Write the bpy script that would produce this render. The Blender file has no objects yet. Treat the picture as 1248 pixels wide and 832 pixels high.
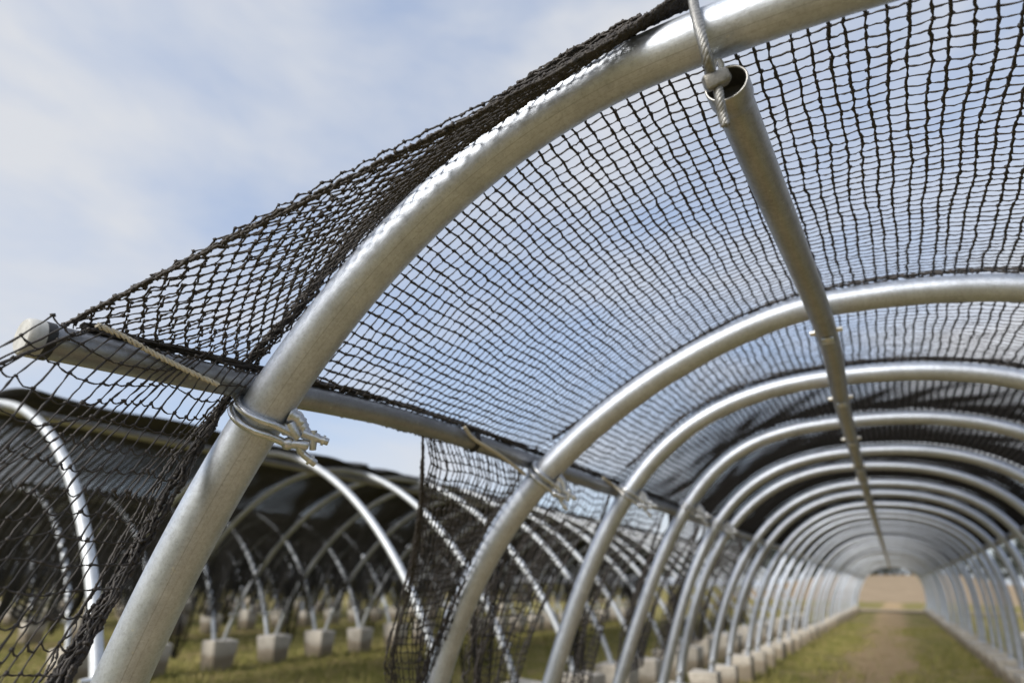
import bpy, math, random
import numpy as np
from mathutils import Matrix, Vector

random.seed(7)
RNG = np.random.default_rng(11)
scn = bpy.context.scene
COL = scn.collection
CAM_H = 1.3834                       # eye height above the ground; z below is measured from the eye, then lifted by this
PI = math.pi
rad = math.radians

# ------------------------------------------------------------------ camera
FPX, YAW, PIT, ROL = 722.38, 0.54552, 0.38429, 0.01628
_cy, _sy, _cp, _sp, _cr, _sr = math.cos(YAW), math.sin(YAW), math.cos(PIT), math.sin(PIT), math.cos(ROL), math.sin(ROL)
_right = np.array([_cy, _sy, 0.0])
_fwd = np.array([-_sy * _cp, _cy * _cp, _sp])
_up = np.array([_sy * _sp, -_cy * _sp, _cp])
RIGHT = _right * _cr + _up * _sr
UP = -_right * _sr + _up * _cr
FWD = _fwd
ORG = np.array([0.0, 0.0, CAM_H])

def ray(u, v):
    return FWD + RIGHT * (u - 624) / FPX + UP * (416 - v) / FPX

def at(u, v, y):
    """World point seen at photo pixel (u, v) at distance y along the tunnel."""
    r = ray(u, v)
    return ORG + r * (y / r[1])

def at_x(u, v, x):
    """World point seen at photo pixel (u, v) in the upright plane at x."""
    r = ray(u, v)
    return ORG + r * (x / r[0])

def at_depth(u, v, d):
    return ORG + ray(u, v) * d

cam_data = bpy.data.cameras.new("camera")
cam = bpy.data.objects.new("camera", cam_data)
COL.objects.link(cam)
cam_data.sensor_width = 36
cam_data.lens = 36 * FPX / 1248
cam_data.clip_start, cam_data.clip_end = 0.05, 2000
m = Matrix.Identity(4)
for i in range(3):
    m[i][0], m[i][1], m[i][2], m[i][3] = RIGHT[i], UP[i], -FWD[i], ORG[i]
cam.matrix_world = m
cam_data.dof.use_dof = True
cam_data.dof.focus_distance = 1.60
cam_data.dof.aperture_fstop = cam_data.lens / 1000 / 0.0175
cam_data.dof.aperture_blades = 9
scn.camera = cam

# ------------------------------------------------------------------ materials
def new_mat(name):
    mt = bpy.data.materials.new(name)
    mt.use_nodes = True
    nt = mt.node_tree
    nt.nodes.clear()
    out = nt.nodes.new("ShaderNodeOutputMaterial")
    b = nt.nodes.new("ShaderNodeBsdfPrincipled")
    nt.links.new(b.outputs[0], out.inputs[0])
    return mt, nt, b

def node(nt, kind, **kw):
    n = nt.nodes.new(kind)
    for k, v in kw.items():
        if k in n.inputs:
            n.inputs[k].default_value = v
        else:
            setattr(n, k, v)
    return n

def ramp(nt, fac, stops):
    r = nt.nodes.new("ShaderNodeValToRGB")
    el = r.color_ramp.elements
    while len(el) < len(stops):
        el.new(0.5)
    for e, (p, c) in zip(el, stops):
        e.position = p
        e.color = (c[0], c[1], c[2], 1) if isinstance(c, (tuple, list)) else (c, c, c, 1)
    nt.links.new(fac, r.inputs[0])
    return r.outputs[0]

def mixc(nt, fac, a, b, blend="MIX"):
    n = nt.nodes.new("ShaderNodeMix")
    n.data_type = "RGBA"
    n.blend_type = blend
    for s, v in ((0, fac), (6, a), (7, b)):
        if hasattr(v, "links"):
            nt.links.new(v, n.inputs[s])
        else:
            n.inputs[s].default_value = v if not isinstance(v, tuple) else (*v[:3], 1)
    return n.outputs[2]

def math_n(nt, op, a, b=0.0):
    n = nt.nodes.new("ShaderNodeMath")
    n.operation = op
    for i, v in enumerate((a, b)):
        if hasattr(v, "links"):
            nt.links.new(v, n.inputs[i])
        else:
            n.inputs[i].default_value = v
    return n.outputs[0]

def galvanised(name, tint, rough, seam=True):
    mt, nt, b = new_mat(name)
    uv = node(nt, "ShaderNodeUVMap")
    tc = node(nt, "ShaderNodeTexCoord")
    # spangle and drawn streaks along the pipe
    mp = node(nt, "ShaderNodeMapping")
    mp.inputs["Scale"].default_value = (9, 2.2, 1)
    nt.links.new(uv.outputs[0], mp.inputs[0])
    st = node(nt, "ShaderNodeTexNoise", Scale=9.0, Detail=6.0, Roughness=0.7)
    nt.links.new(mp.outputs[0], st.inputs[0])
    sp = node(nt, "ShaderNodeTexVoronoi", Scale=95.0)
    nt.links.new(tc.outputs["Object"], sp.inputs[0])
    bl = node(nt, "ShaderNodeTexNoise", Scale=11.0, Detail=5.0, Roughness=0.65)
    nt.links.new(tc.outputs["Object"], bl.inputs[0])
    fine = node(nt, "ShaderNodeTexNoise", Scale=230.0, Detail=3.0)
    nt.links.new(tc.outputs["Object"], fine.inputs[0])
    c1 = ramp(nt, bl.outputs[0], [(0.3, tuple(x * 0.84 for x in tint)), (0.55, tint), (0.75, tuple(min(1, x * 1.12) for x in tint))])
    c2 = ramp(nt, st.outputs[0], [(0.3, 0.84), (0.6, 1.0)])
    col = mixc(nt, 0.65, c1, c2, "MULTIPLY")
    c3 = ramp(nt, sp.outputs["Color"], [(0.1, 0.80), (0.9, 1.0)])
    col = mixc(nt, 0.5, col, c3, "MULTIPLY")
    gr = node(nt, "ShaderNodeTexNoise", Scale=120.0, Detail=5.0, Roughness=0.8)
    nt.links.new(tc.outputs["Object"], gr.inputs[0])
    col = mixc(nt, 0.8, col, ramp(nt, gr.outputs[0], [(0.36, 0.74), (0.5, 0.97), (0.64, 1.0)]), "MULTIPLY")
    sc = node(nt, "ShaderNodeTexNoise", Scale=7.0, Detail=8.0, Roughness=0.8, Distortion=2.5)
    nt.links.new(mp.outputs[0], sc.inputs[0])
    scr = ramp(nt, sc.outputs[0], [(0.485, 0.0), (0.5, 1.0), (0.515, 0.0)])
    col = mixc(nt, math_n(nt, "MULTIPLY", scr, 0.16), col, (0.85, 0.86, 0.87))
    # white zinc specks
    wn = node(nt, "ShaderNodeTexNoise", Scale=34.0, Detail=2.0)
    nt.links.new(tc.outputs["Object"], wn.inputs[0])
    spots = ramp(nt, wn.outputs[0], [(0.70, 0.0), (0.745, 1.0)])
    col = mixc(nt, math_n(nt, "MULTIPLY", spots, 0.55), col, (0.72, 0.72, 0.69))
    # dull brownish dirt specks
    dn = node(nt, "ShaderNodeTexNoise", Scale=55.0, Detail=4.0, Roughness=0.75)
    nt.links.new(tc.outputs["Object"], dn.inputs[0])
    dirt = ramp(nt, dn.outputs[0], [(0.70, 0.0), (0.80, 1.0)])
    col = mixc(nt, math_n(nt, "MULTIPLY", dirt, 0.55), col, (0.16, 0.14, 0.11))
    if seam:
        sx = node(nt, "ShaderNodeSeparateXYZ")
        nt.links.new(uv.outputs[0], sx.inputs[0])
        for pos, w, k in ((0.66, 0.0030, 0.26), (0.705, 0.0022, 0.16)):
            d = math_n(nt, "ABSOLUTE", math_n(nt, "SUBTRACT", sx.outputs[0], pos))
            line = math_n(nt, "MULTIPLY", math_n(nt, "LESS_THAN", d, w), k)
            col = mixc(nt, line, col, (0.12, 0.11, 0.10))
    nt.links.new(col, b.inputs["Base Color"])
    b.inputs["Metallic"].default_value = 0.9
    rr = math_n(nt, "MULTIPLY_ADD", st.outputs[0], 0.22)
    rr.node.inputs[2].default_value = rough - 0.1
    r2 = math_n(nt, "ADD", rr, math_n(nt, "MULTIPLY", dirt, 0.3))
    nt.links.new(r2, b.inputs["Roughness"])
    bp = node(nt, "ShaderNodeBump", Strength=0.16, Distance=0.004)
    hsum = math_n(nt, "ADD", math_n(nt, "MULTIPLY", st.outputs[0], 0.6), math_n(nt, "ADD", math_n(nt, "MULTIPLY", fine.outputs[0], 0.35), math_n(nt, "MULTIPLY", gr.outputs[0], 0.6)))
    nt.links.new(hsum, bp.inputs["Height"])
    nt.links.new(bp.outputs[0], b.inputs["Normal"])
    return mt

M_PIPE = galvanised("galvanised_pipe", (0.65, 0.70, 0.78), 0.46)
M_DULL = galvanised("weathered_pipe", (0.60, 0.63, 0.66), 0.56)
M_DULL.node_tree.nodes["Principled BSDF"].inputs["Metallic"].default_value = 0.7
M_PURLIN = galvanised("galvanised_purlin", (0.42, 0.43, 0.45), 0.44)
M_RIDGE = galvanised("galvanised_ridge", (0.52, 0.515, 0.50), 0.42)
M_WIRE = galvanised("zinc_wire", (0.80, 0.82, 0.85), 0.27, seam=False)
M_FIT = galvanised("cast_fitting", (0.72, 0.74, 0.77), 0.32, seam=False)

def plain(name, c1, c2, scale, rough, bump=0.0, bdist=0.002, metallic=0.0):
    mt, nt, b = new_mat(name)
    tc = node(nt, "ShaderNodeTexCoord")
    n = node(nt, "ShaderNodeTexNoise", Scale=scale, Detail=5.0, Roughness=0.65)
    nt.links.new(tc.outputs["Object"], n.inputs[0])
    nt.links.new(ramp(nt, n.outputs[0], [(0.3, c1), (0.7, c2)]), b.inputs["Base Color"])
    b.inputs["Roughness"].default_value = rough
    b.inputs["Metallic"].default_value = metallic
    if bump:
        bp = node(nt, "ShaderNodeBump", Strength=bump, Distance=bdist)
        nt.links.new(n.outputs[0], bp.inputs["Height"])
        nt.links.new(bp.outputs[0], b.inputs["Normal"])
    return mt

M_NET = plain("net_twine", (0.020, 0.018, 0.017), (0.060, 0.051, 0.046), 60.0, 0.62, 0.8, 0.003)
M_NETFAR = plain("net_twine_far", (0.008, 0.008, 0.008), (0.018, 0.016, 0.015), 20.0, 0.9)
M_NETFAR.node_tree.nodes["Principled BSDF"].inputs["Specular IOR Level"].default_value = 0.15
M_NETMID = plain("net_twine_mid", (0.022, 0.021, 0.021), (0.050, 0.047, 0.045), 8.0, 0.85)  # paler twine for the nets of the neighbouring tunnels
M_BORE = plain("shaded_bore", (0.03, 0.03, 0.03), (0.07, 0.066, 0.06), 30.0, 0.7)  # shade inside the ridge pipe's mouth, painted in as a dark colour
M_BLACK = plain("black_tape", (0.012, 0.012, 0.013), (0.03, 0.03, 0.03), 40.0, 0.5)
M_CAP = plain("white_plastic_cap", (0.40, 0.40, 0.38), (0.60, 0.60, 0.575), 40.0, 0.55, 0.3)
M_ROPE = plain("jute_rope", (0.55, 0.50, 0.40), (0.74, 0.69, 0.58), 90.0, 0.85, 0.6)
M_CABLE = plain("steel_cable", (0.17, 0.17, 0.168), (0.36, 0.36, 0.35), 120.0, 0.45, 0.5, 0.002, 0.6)
M_FERR = plain("tarnished_ferrule", (0.15, 0.145, 0.13), (0.33, 0.32, 0.295), 60.0, 0.5, 0.6, 0.003, 0.7)
def concrete_material():
    mt, nt, b = new_mat("rough_concrete")
    ge = node(nt, "ShaderNodeNewGeometry")
    n1 = node(nt, "ShaderNodeTexNoise", Scale=3.1, Detail=6.0, Roughness=0.7)
    n2 = node(nt, "ShaderNodeTexNoise", Scale=26.0, Detail=4.0, Roughness=0.7)
    n3 = node(nt, "ShaderNodeTexVoronoi", Scale=38.0)
    for n in (n1, n2, n3):
        nt.links.new(ge.outputs["Position"], n.inputs[0])
    c = ramp(nt, n1.outputs[0], [(0.3, (0.40, 0.36, 0.30)), (0.5, (0.56, 0.515, 0.445)), (0.72, (0.66, 0.62, 0.545))])
    c = mixc(nt, 0.7, c, ramp(nt, n2.outputs[0], [(0.35, 0.7), (0.6, 1.0)]), "MULTIPLY")
    pits = ramp(nt, n3.outputs["Distance"], [(0.10, 0.35), (0.2, 1.0)])
    c = mixc(nt, 0.5, c, pits, "MULTIPLY")
    sx = node(nt, "ShaderNodeSeparateXYZ")
    nt.links.new(ge.outputs["Position"], sx.inputs[0])
    soil = ramp(nt, math_n(nt, "ADD", sx.outputs[2], math_n(nt, "MULTIPLY", n1.outputs[0], -0.35)), [(0.0, 1.0), (0.10, 0.0)])
    c = mixc(nt, math_n(nt, "MULTIPLY", soil, 0.7), c, (0.17, 0.125, 0.07))
    nt.links.new(c, b.inputs["Base Color"])
    b.inputs["Roughness"].default_value = 0.92
    bp = node(nt, "ShaderNodeBump", Strength=0.8, Distance=0.015)
    nt.links.new(math_n(nt, "ADD", n2.outputs[0], n3.outputs["Distance"]), bp.inputs["Height"])
    nt.links.new(bp.outputs[0], b.inputs["Normal"])
    return mt
M_CONC = concrete_material()
M_BOLT = plain("bright_bolt", (0.62, 0.62, 0.60), (0.8, 0.8, 0.78), 20.0, 0.3, 0, 0, 0.8)

def ground_material():
    mt, nt, b = new_mat("grassy_ground")
    ge = node(nt, "ShaderNodeNewGeometry")
    sx = node(nt, "ShaderNodeSeparateXYZ")
    nt.links.new(ge.outputs["Position"], sx.inputs[0])
    big = node(nt, "ShaderNodeTexNoise", Scale=0.55, Detail=6.0, Roughness=0.6)
    mid = node(nt, "ShaderNodeTexNoise", Scale=3.2, Detail=6.0, Roughness=0.7)
    fin = node(nt, "ShaderNodeTexNoise", Scale=28.0, Detail=4.0, Roughness=0.7)
    for n in (big, mid, fin):
        nt.links.new(ge.outputs["Position"], n.inputs[0])
    grass = ramp(nt, mid.outputs[0], [(0.28, (0.17, 0.168, 0.042)), (0.5, (0.25, 0.228, 0.068)), (0.72, (0.36, 0.30, 0.125))])
    earth = ramp(nt, mid.outputs[0], [(0.3, (0.44, 0.30, 0.16)), (0.7, (0.58, 0.43, 0.25))])
    patch = ramp(nt, math_n(nt, "ADD", math_n(nt, "MULTIPLY", big.outputs[0], 0.6), math_n(nt, "MULTIPLY", mid.outputs[0], 0.4)),
                 [(0.47, 0.0), (0.60, 1.0)])
    # trodden strip down the middle of the tunnel
    wob = math_n(nt, "MULTIPLY", math_n(nt, "SUBTRACT", big.outputs[0], 0.5), 1.1)
    wob2 = math_n(nt, "MULTIPLY", math_n(nt, "SUBTRACT", mid.outputs[0], 0.5), 1.0)
    dx = math_n(nt, "ABSOLUTE", math_n(nt, "ADD", math_n(nt, "ADD", sx.outputs[0], 0.52), math_n(nt, "ADD", wob, wob2)))
    strip = ramp(nt, dx, [(0.45, 1.0), (0.95, 0.0)])
    fac = math_n(nt, "MAXIMUM", math_n(nt, "MULTIPLY", patch, 0.55), strip)
    col = mixc(nt, fac, grass, earth)
    # bare strips between the neighbouring rows
    col = mixc(nt, 0.5, col, ramp(nt, fin.outputs[0], [(0.3, 0.62), (0.65, 1.0)]), "MULTIPLY")
    nt.links.new(col, b.inputs["Base Color"])
    b.inputs["Roughness"].default_value = 0.95
    b.inputs["Specular IOR Level"].default_value = 0.1
    bp = node(nt, "ShaderNodeBump", Strength=1.0, Distance=0.05)
    nt.links.new(fin.outputs[0], bp.inputs["Height"])
    nt.links.new(bp.outputs[0], b.inputs["Normal"])
    return mt

M_GROUND = ground_material()
M_PATH = plain("dry_dirt", (0.24, 0.18, 0.105), (0.38, 0.29, 0.18), 1.5, 0.95, 0.6, 0.03)
M_FIELD = plain("bare_field", (0.23, 0.165, 0.09), (0.40, 0.29, 0.175), 0.45, 0.95, 0.6, 0.1)
M_TREES = plain("far_trees", (0.022, 0.030, 0.024), (0.055, 0.062, 0.050), 0.5, 0.9)

def blade_material():
    mt, nt, b = new_mat("grass_blades")
    ge = node(nt, "ShaderNodeNewGeometry")
    n = node(nt, "ShaderNodeTexNoise", Scale=2.1, Detail=4.0)
    nt.links.new(ge.outputs["Position"], n.inputs[0])
    f = math_n(nt, "ADD", math_n(nt, "MULTIPLY", n.outputs[0], 0.75), math_n(nt, "MULTIPLY", ge.outputs["Random Per Island"], 0.25))
    nt.links.new(ramp(nt, f, [(0.3, (0.16, 0.170, 0.036)), (0.5, (0.27, 0.25, 0.066)), (0.68, (0.42, 0.35, 0.155))]), b.inputs["Base Color"])
    b.inputs["Roughness"].default_value = 0.8
    return mt

M_BLADE = blade_material()

# ------------------------------------------------------------------ object helpers
def link_mesh(name, v, f, mat, parent=None, smooth=True, uv=None):
    """v (n,3) array, f (k,4) or (k,3) index array -> one mesh object."""
    me = bpy.data.meshes.new(name)
    v = np.asarray(v, dtype=np.float32)
    f = np.asarray(f, dtype=np.int32)
    k = f.shape[1]
    me.vertices.add(len(v))
    me.vertices.foreach_set("co", v.ravel())
    me.loops.add(f.size)
    me.loops.foreach_set("vertex_index", f.ravel())
    me.polygons.add(len(f))
    me.polygons.foreach_set("loop_start", np.arange(0, f.size, k, dtype=np.int32))
    me.polygons.foreach_set("use_smooth", np.full(len(f), smooth))
    if uv is not None:
        lay = me.uv_layers.new(name="UVMap")
        lay.data.foreach_set("uv", np.asarray(uv, dtype=np.float32).ravel())
    me.update(calc_edges=True)
    me.materials.append(mat)
    o = bpy.data.objects.new(name, me)
    COL.objects.link(o)
    if parent is not None:
        o.parent = parent
    return o

class MB:
    """Collects quads (triangles are stored as degenerate-free separate lists) and links them as one mesh."""
    def __init__(self):
        self.v, self.f, self.uv, self.n = [], [], [], 0
    def add(self, v, f, uv=None):
        f = np.asarray(f, dtype=np.int64)
        self.v.append(np.asarray(v, dtype=float))
        self.f.append(f + self.n)
        self.uv.append(np.zeros((f.size, 2)) if uv is None else np.asarray(uv).reshape(-1, 2))
        self.n += len(v)
        return self
    def build(self, name, mat, parent=None, smooth=True, origin=None):
        v = np.concatenate(self.v)
        if origin is not None:
            v = v - np.asarray(origin)
        return link_mesh(name, v, np.concatenate(self.f), mat, parent, smooth, np.concatenate(self.uv))

def resample(P, n):
    P = np.asarray(P, dtype=float)
    s = np.concatenate([[0], np.cumsum(np.linalg.norm(np.diff(P, axis=0), axis=1))])
    t = np.linspace(0, s[-1], n)
    return np.stack([np.interp(t, s, P[:, i]) for i in range(P.shape[1])], 1)

def smooth_path(pts, n=60):
    """Catmull-Rom through a few points."""
    P = np.asarray(pts, dtype=float)
    Q = np.concatenate([[2 * P[0] - P[1]], P, [2 * P[-1] - P[-2]]])
    out = []
    per = max(2, n // (len(P) - 1))
    for i in range(len(P) - 1):
        t = np.linspace(0, 1, per, endpoint=False)[:, None]
        a, b, c, d = Q[i:i + 4]
        out.append(0.5 * ((2 * b) + (-a + c) * t + (2 * a - 5 * b + 4 * c - d) * t ** 2 + (-a + 3 * b - 3 * c + d) * t ** 3))
    out.append(P[-1:])
    return resample(np.concatenate(out), n)

def add_tube(mb, P, r, sides=12, caps=True, ref=None, hollow=0.0, bore=0.25):
    """Round tube along polyline P with radius r (scalar or per point)."""
    P = np.asarray(P, dtype=float)
    n = len(P)
    r = np.broadcast_to(np.asarray(r, dtype=float), (n,))
    T = np.gradient(P, axis=0)
    T /= np.linalg.norm(T, axis=1)[:, None] + 1e-12
    N = np.empty_like(P)
    a = np.array(ref if ref is not None else ([0, 1.0, 0] if abs(T[0][1]) < 0.9 else [0, 0, 1.0]), dtype=float)
    for i in range(n):
        a = a - T[i] * (a @ T[i])
        a /= np.linalg.norm(a) + 1e-12
        N[i] = a
    B = np.cross(T, N)
    ang = np.linspace(0, 2 * PI, sides, endpoint=False)
    V = P[:, None] + r[:, None, None] * (np.cos(ang)[None, :, None] * N[:, None] + np.sin(ang)[None, :, None] * B[:, None])
    L = np.concatenate([[0], np.cumsum(np.linalg.norm(np.diff(P, axis=0), axis=1))])
    I, J = np.meshgrid(np.arange(n - 1), np.arange(sides), indexing="ij")
    J2 = (J + 1) % sides
    F = np.stack([I * sides + J, I * sides + J2, (I + 1) * sides + J2, (I + 1) * sides + J], -1).reshape(-1, 4)
    u0, u1 = J / sides, (J + 1) / sides
    UV = np.stack([np.stack([u0, L[I]], -1), np.stack([u1, L[I]], -1), np.stack([u1, L[I + 1]], -1), np.stack([u0, L[I + 1]], -1)], 2).reshape(-1, 2)
    mb.add(V.reshape(-1, 3), F, UV)
    if caps:
        for k, s in ((0, -1), (n - 1, 1)):
            ring = V[k]
            inner = P[k] + (ring - P[k]) * (hollow if hollow else 0.02)
            vv = np.concatenate([ring, inner])
            jj = np.arange(sides)
            j2 = (jj + 1) % sides
            ff = np.stack([jj, j2, sides + j2, sides + jj], 1)
            mb.add(vv, ff if s > 0 else ff[:, ::-1])
            if hollow:                                  # the bore, 25 cm deep
                deep = inner - T[k] * s * bore
                vv = np.concatenate([inner, deep, P[k] - T[k] * s * bore + (inner - P[k]) * 0.02])
                f1 = np.stack([jj, j2, sides + j2, sides + jj], 1)
                f2 = np.stack([sides + jj, sides + j2, 2 * sides + j2, 2 * sides + jj], 1)
                ff = np.concatenate([f1, f2])
                mb.add(vv, ff if s > 0 else ff[:, ::-1])
    return mb

def add_strands(mb, S, r, ref, sides=4):
    """S (k,n,3): k strands of n points, all turned into thin tubes at once; ref (k,n,3) or (3,) is a direction across them."""
    k, n, _ = S.shape
    T = np.gradient(S, axis=1)
    T /= np.linalg.norm(T, axis=2)[..., None] + 1e-12
    R = np.broadcast_to(np.asarray(ref, dtype=float), S.shape)
    N = R - T * (R * T).sum(2)[..., None]
    N = N / (np.linalg.norm(N, axis=2)[..., None] + 1e-9)
    B = np.cross(T, N)
    rr = np.broadcast_to(np.asarray(r, dtype=float), (k, n))[..., None, None]
    ang = np.linspace(0, 2 * PI, sides, endpoint=False) + 0.4
    V = S[:, :, None] + rr * (np.cos(ang)[None, None, :, None] * N[:, :, None] + np.sin(ang)[None, None, :, None] * B[:, :, None])
    K, I, J = np.meshgrid(np.arange(k), np.arange(n - 1), np.arange(sides), indexing="ij")
    J2 = (J + 1) % sides
    b0 = (K * n + I) * sides
    b1 = (K * n + I + 1) * sides
    F = np.stack([b0 + J, b0 + J2, b1 + J2, b1 + J], -1).reshape(-1, 4)
    mb.add(V.reshape(-1, 3), F)
    return mb

def add_lathe(mb, o, ax, prof, sides=32):
    """Surface of revolution about axis ax through o; prof lists (distance along the axis, radius)."""
    ax = np.asarray(ax) / np.linalg.norm(ax)
    N = np.cross(ax, [0.3, 0.2, 0.9])
    N /= np.linalg.norm(N)
    B = np.cross(ax, N)
    ang = np.linspace(0, 2 * PI, sides, endpoint=False)
    ring = np.cos(ang)[:, None] * N + np.sin(ang)[:, None] * B
    V = np.concatenate([np.asarray(o) + ax * d + ring * r for d, r in prof])
    n = len(prof)
    I, J = np.meshgrid(np.arange(n - 1), np.arange(sides), indexing="ij")
    J2 = (J + 1) % sides
    mb.add(V, np.stack([I * sides + J, I * sides + J2, (I + 1) * sides + J2, (I + 1) * sides + J], -1).reshape(-1, 4))
    return mb

_OCT = np.array([[1, 0, 0], [0, 1, 0], [-1, 0, 0], [0, -1, 0], [0, 0, 1], [0, 0, -1]], dtype=float)
_ICV = np.array([[-1, -1, -1], [1, -1, -1], [1, 1, -1], [-1, 1, -1], [-1, -1, 1], [1, -1, 1], [1, 1, 1], [-1, 1, 1]], dtype=float) * 0.62
_ICF = np.array([[0, 3, 2, 1], [4, 5, 6, 7], [0, 1, 5, 4], [1, 2, 6, 5], [2, 3, 7, 6], [3, 0, 4, 7]])

def add_knots(mb, C, r):
    C = np.asarray(C).reshape(-1, 3)
    k = len(C)
    A = RNG.normal(size=(k, 3, 3))
    Q, _ = np.linalg.qr(A)
    rr = r * RNG.uniform(0.7, 1.25, (k, 1, 3))
    V = C[:, None] + np.einsum("ij,kjl->kil", _ICV, Q) * rr
    F = (_ICF[None] + (np.arange(k) * 8)[:, None, None]).reshape(-1, 4)
    mb.add(V.reshape(-1, 3), F)
    return mb

def add_box(mb, c, size, ax=None, taper=1.0, jitter=0.0):
    """Box with axes ax (3x3 rows); taper scales the lower face."""
    ax = np.eye(3) if ax is None else np.asarray(ax)
    s = np.array([[-1, -1, -1], [1, -1, -1], [1, 1, -1], [-1, 1, -1], [-1, -1, 1], [1, -1, 1], [1, 1, 1], [-1, 1, 1]], dtype=float)
    s[:4, :2] *= taper
    s = s * np.asarray(size) / 2
    if jitter:
        s = s + RNG.normal(size=s.shape) * jitter
    v = np.asarray(c) + s @ ax
    mb.add(v, [[0, 3, 2, 1], [4, 5, 6, 7], [0, 1, 5, 4], [1, 2, 6, 5], [2, 3, 7, 6], [3, 0, 4, 7]])
    return mb

def bevel(o, w, seg=2):
    md = o.modifiers.new("bevel", "BEVEL")
    md.width, md.segments, md.limit_method = w, seg, "ANGLE"
    return o

def tag(o, label=None, cat=None, group=None, kind=None):
    if label: o["label"] = label
    if cat: o["category"] = cat
    if group: o["group"] = group
    if kind: o["kind"] = kind
    return o

def thing(name, label, cat, loc=(0, 0, 0), group=None):
    o = bpy.data.objects.new(name, None)
    COL.objects.link(o)
    o.location = loc
    o.empty_display_size = 0.1
    return tag(o, label, cat, group)

def copy_tree(o, parent=None):
    c = o.copy()
    COL.objects.link(c)
    if parent is not None:
        c.parent = parent
    for ch in list(o.children):
        copy_tree(ch, c)
    return c

ORD = ["nearest", "second", "third", "fourth", "fifth", "sixth", "seventh", "eighth", "ninth", "tenth", "eleventh", "twelfth", "thirteenth",
       "fourteenth", "fifteenth", "sixteenth", "seventeenth", "eighteenth", "nineteenth", "twentieth", "twenty-first", "twenty-second",
       "twenty-third", "twenty-fourth", "twenty-fifth", "twenty-sixth", "twenty-seventh", "twenty-eighth", "twenty-ninth", "thirtieth",
       "thirty-first", "thirty-second", "thirty-third", "thirty-fourth", "thirty-fifth", "thirty-sixth", "thirty-seventh", "thirty-eighth"]

def wob(n, k=3, amp=1.0, seed=None):
    """Smooth random wiggle of n samples."""
    g = RNG if seed is None else np.random.default_rng(seed)
    t = np.linspace(0, 1, n)
    out = np.zeros(n)
    for i in range(k):
        out += np.sin(2 * PI * t * g.uniform(0.6, n / 9) + g.uniform(0, 6.3)) * g.uniform(0.4, 1)
    return out * amp / k

# ------------------------------------------------------------------ hoop outline
H = 1.2
#         ridge x, foot x, lean at the foot, lengths of the two handles, then the same for the right side
COMMON = (-0.1454, -2.2978, 0.1731, 1.2463, 1.2726, 1.3312, -0.0993, 1.3450, 1.8496)
SHAPES = [a + COMMON[5:] for a in ((-0.264, -2.26, 0.105, 1.535, 0.865), (-0.086, -2.239, -0.067, 1.979, 0.416), (-0.124, -2.354, 0.343, 1.569, 1.316),
                                   (-0.06, -2.333, 0.366, 2.281, 1.038), (-0.086, -2.299, 0.308, 1.74, 1.281), (-0.195, -2.315, 0.162, 1.26, 1.327))]
YS = [1.1055, 2.8384, 4.0019, 5.2332, 6.5327, 7.3870, 8.7249, 9.7702, 10.9751, 12.03, 13.0906]
y = 13.0906
while y < 43.6:
    y += 1.21
    YS.append(y + random.uniform(-0.06, 0.06))
NH = len(YS)

def bezier(P, n):
    t = np.linspace(0, 1, n)[:, None]
    return (1 - t) ** 3 * P[0] + 3 * t * (1 - t) ** 2 * P[1] + 3 * t * t * (1 - t) * P[2] + t ** 3 * P[3]

def outline(c, H=H):
    """Hoop centre line (x, z) from left foot over the ridge to right foot, z above the ground."""
    x0, xl, ml, ll, kl, xr, mr, lr, kr = c
    top = H + CAM_H
    A = bezier(np.array([(xl, 0), (xl + ml * ll, ll), (x0 - kl, top), (x0, top)]), 120)
    B = bezier(np.array([(xr, 0), (xr - mr * lr, lr), (x0 + kr, top), (x0, top)]), 120)[::-1]
    return resample(np.concatenate([A, B[1:]]), 160)

def shape_of(i):
    return SHAPES[i] if i < len(SHAPES) else COMMON

R_HOOP, R_PURL, R_RIDGE = 0.073, 0.042, 0.045
R_OF = [0.074, 0.070, 0.058, 0.051, 0.049]
R_FAR = 0.047
PURL_X, PURL_Z = -1.60, 0.612 + CAM_H
PURL_XR = 1.33

def make_hoop(q, sides, label, group, y, name="steel_hoop", joint_z=0.42, R=R_HOOP, crown=1.0, mat=None):
    t = thing(name, label, "hoop", (0, y, 0), group)
    P = np.stack([q[:, 0], np.zeros(len(q)), q[:, 1]], 1)
    jl = int(np.argmax(P[:, 2] > joint_z))
    jr = len(P) - 1 - int(np.argmax(P[::-1, 2] > joint_z))
    add_tube(MB(), P[jl:jr + 1], np.interp(P[jl:jr + 1, 0], [-1.6, 0.0], [R, R * crown]), sides, ref=(0, 1, 0)).build("arch_pipe", mat or M_PIPE, t)
    for seg, sgn in ((P[:jl + 2], 1), (P[jr - 1:][::-1], -1)):
        add_tube(MB(), seg, R * 0.86, sides, ref=(0, 1, 0)).build("lower_leg", mat or M_PIPE, t)
        c = seg[-2]
        mb = MB()
        add_tube(mb, np.array([c + [sgn * 0.0, -0.1, 0.03], c + [0, -0.083, 0.03], c + [0, 0.1, 0.03]]), [0.018, 0.02, 0.018], 8)
        mb.build("bolt", M_BOLT, t)
    return t

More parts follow.
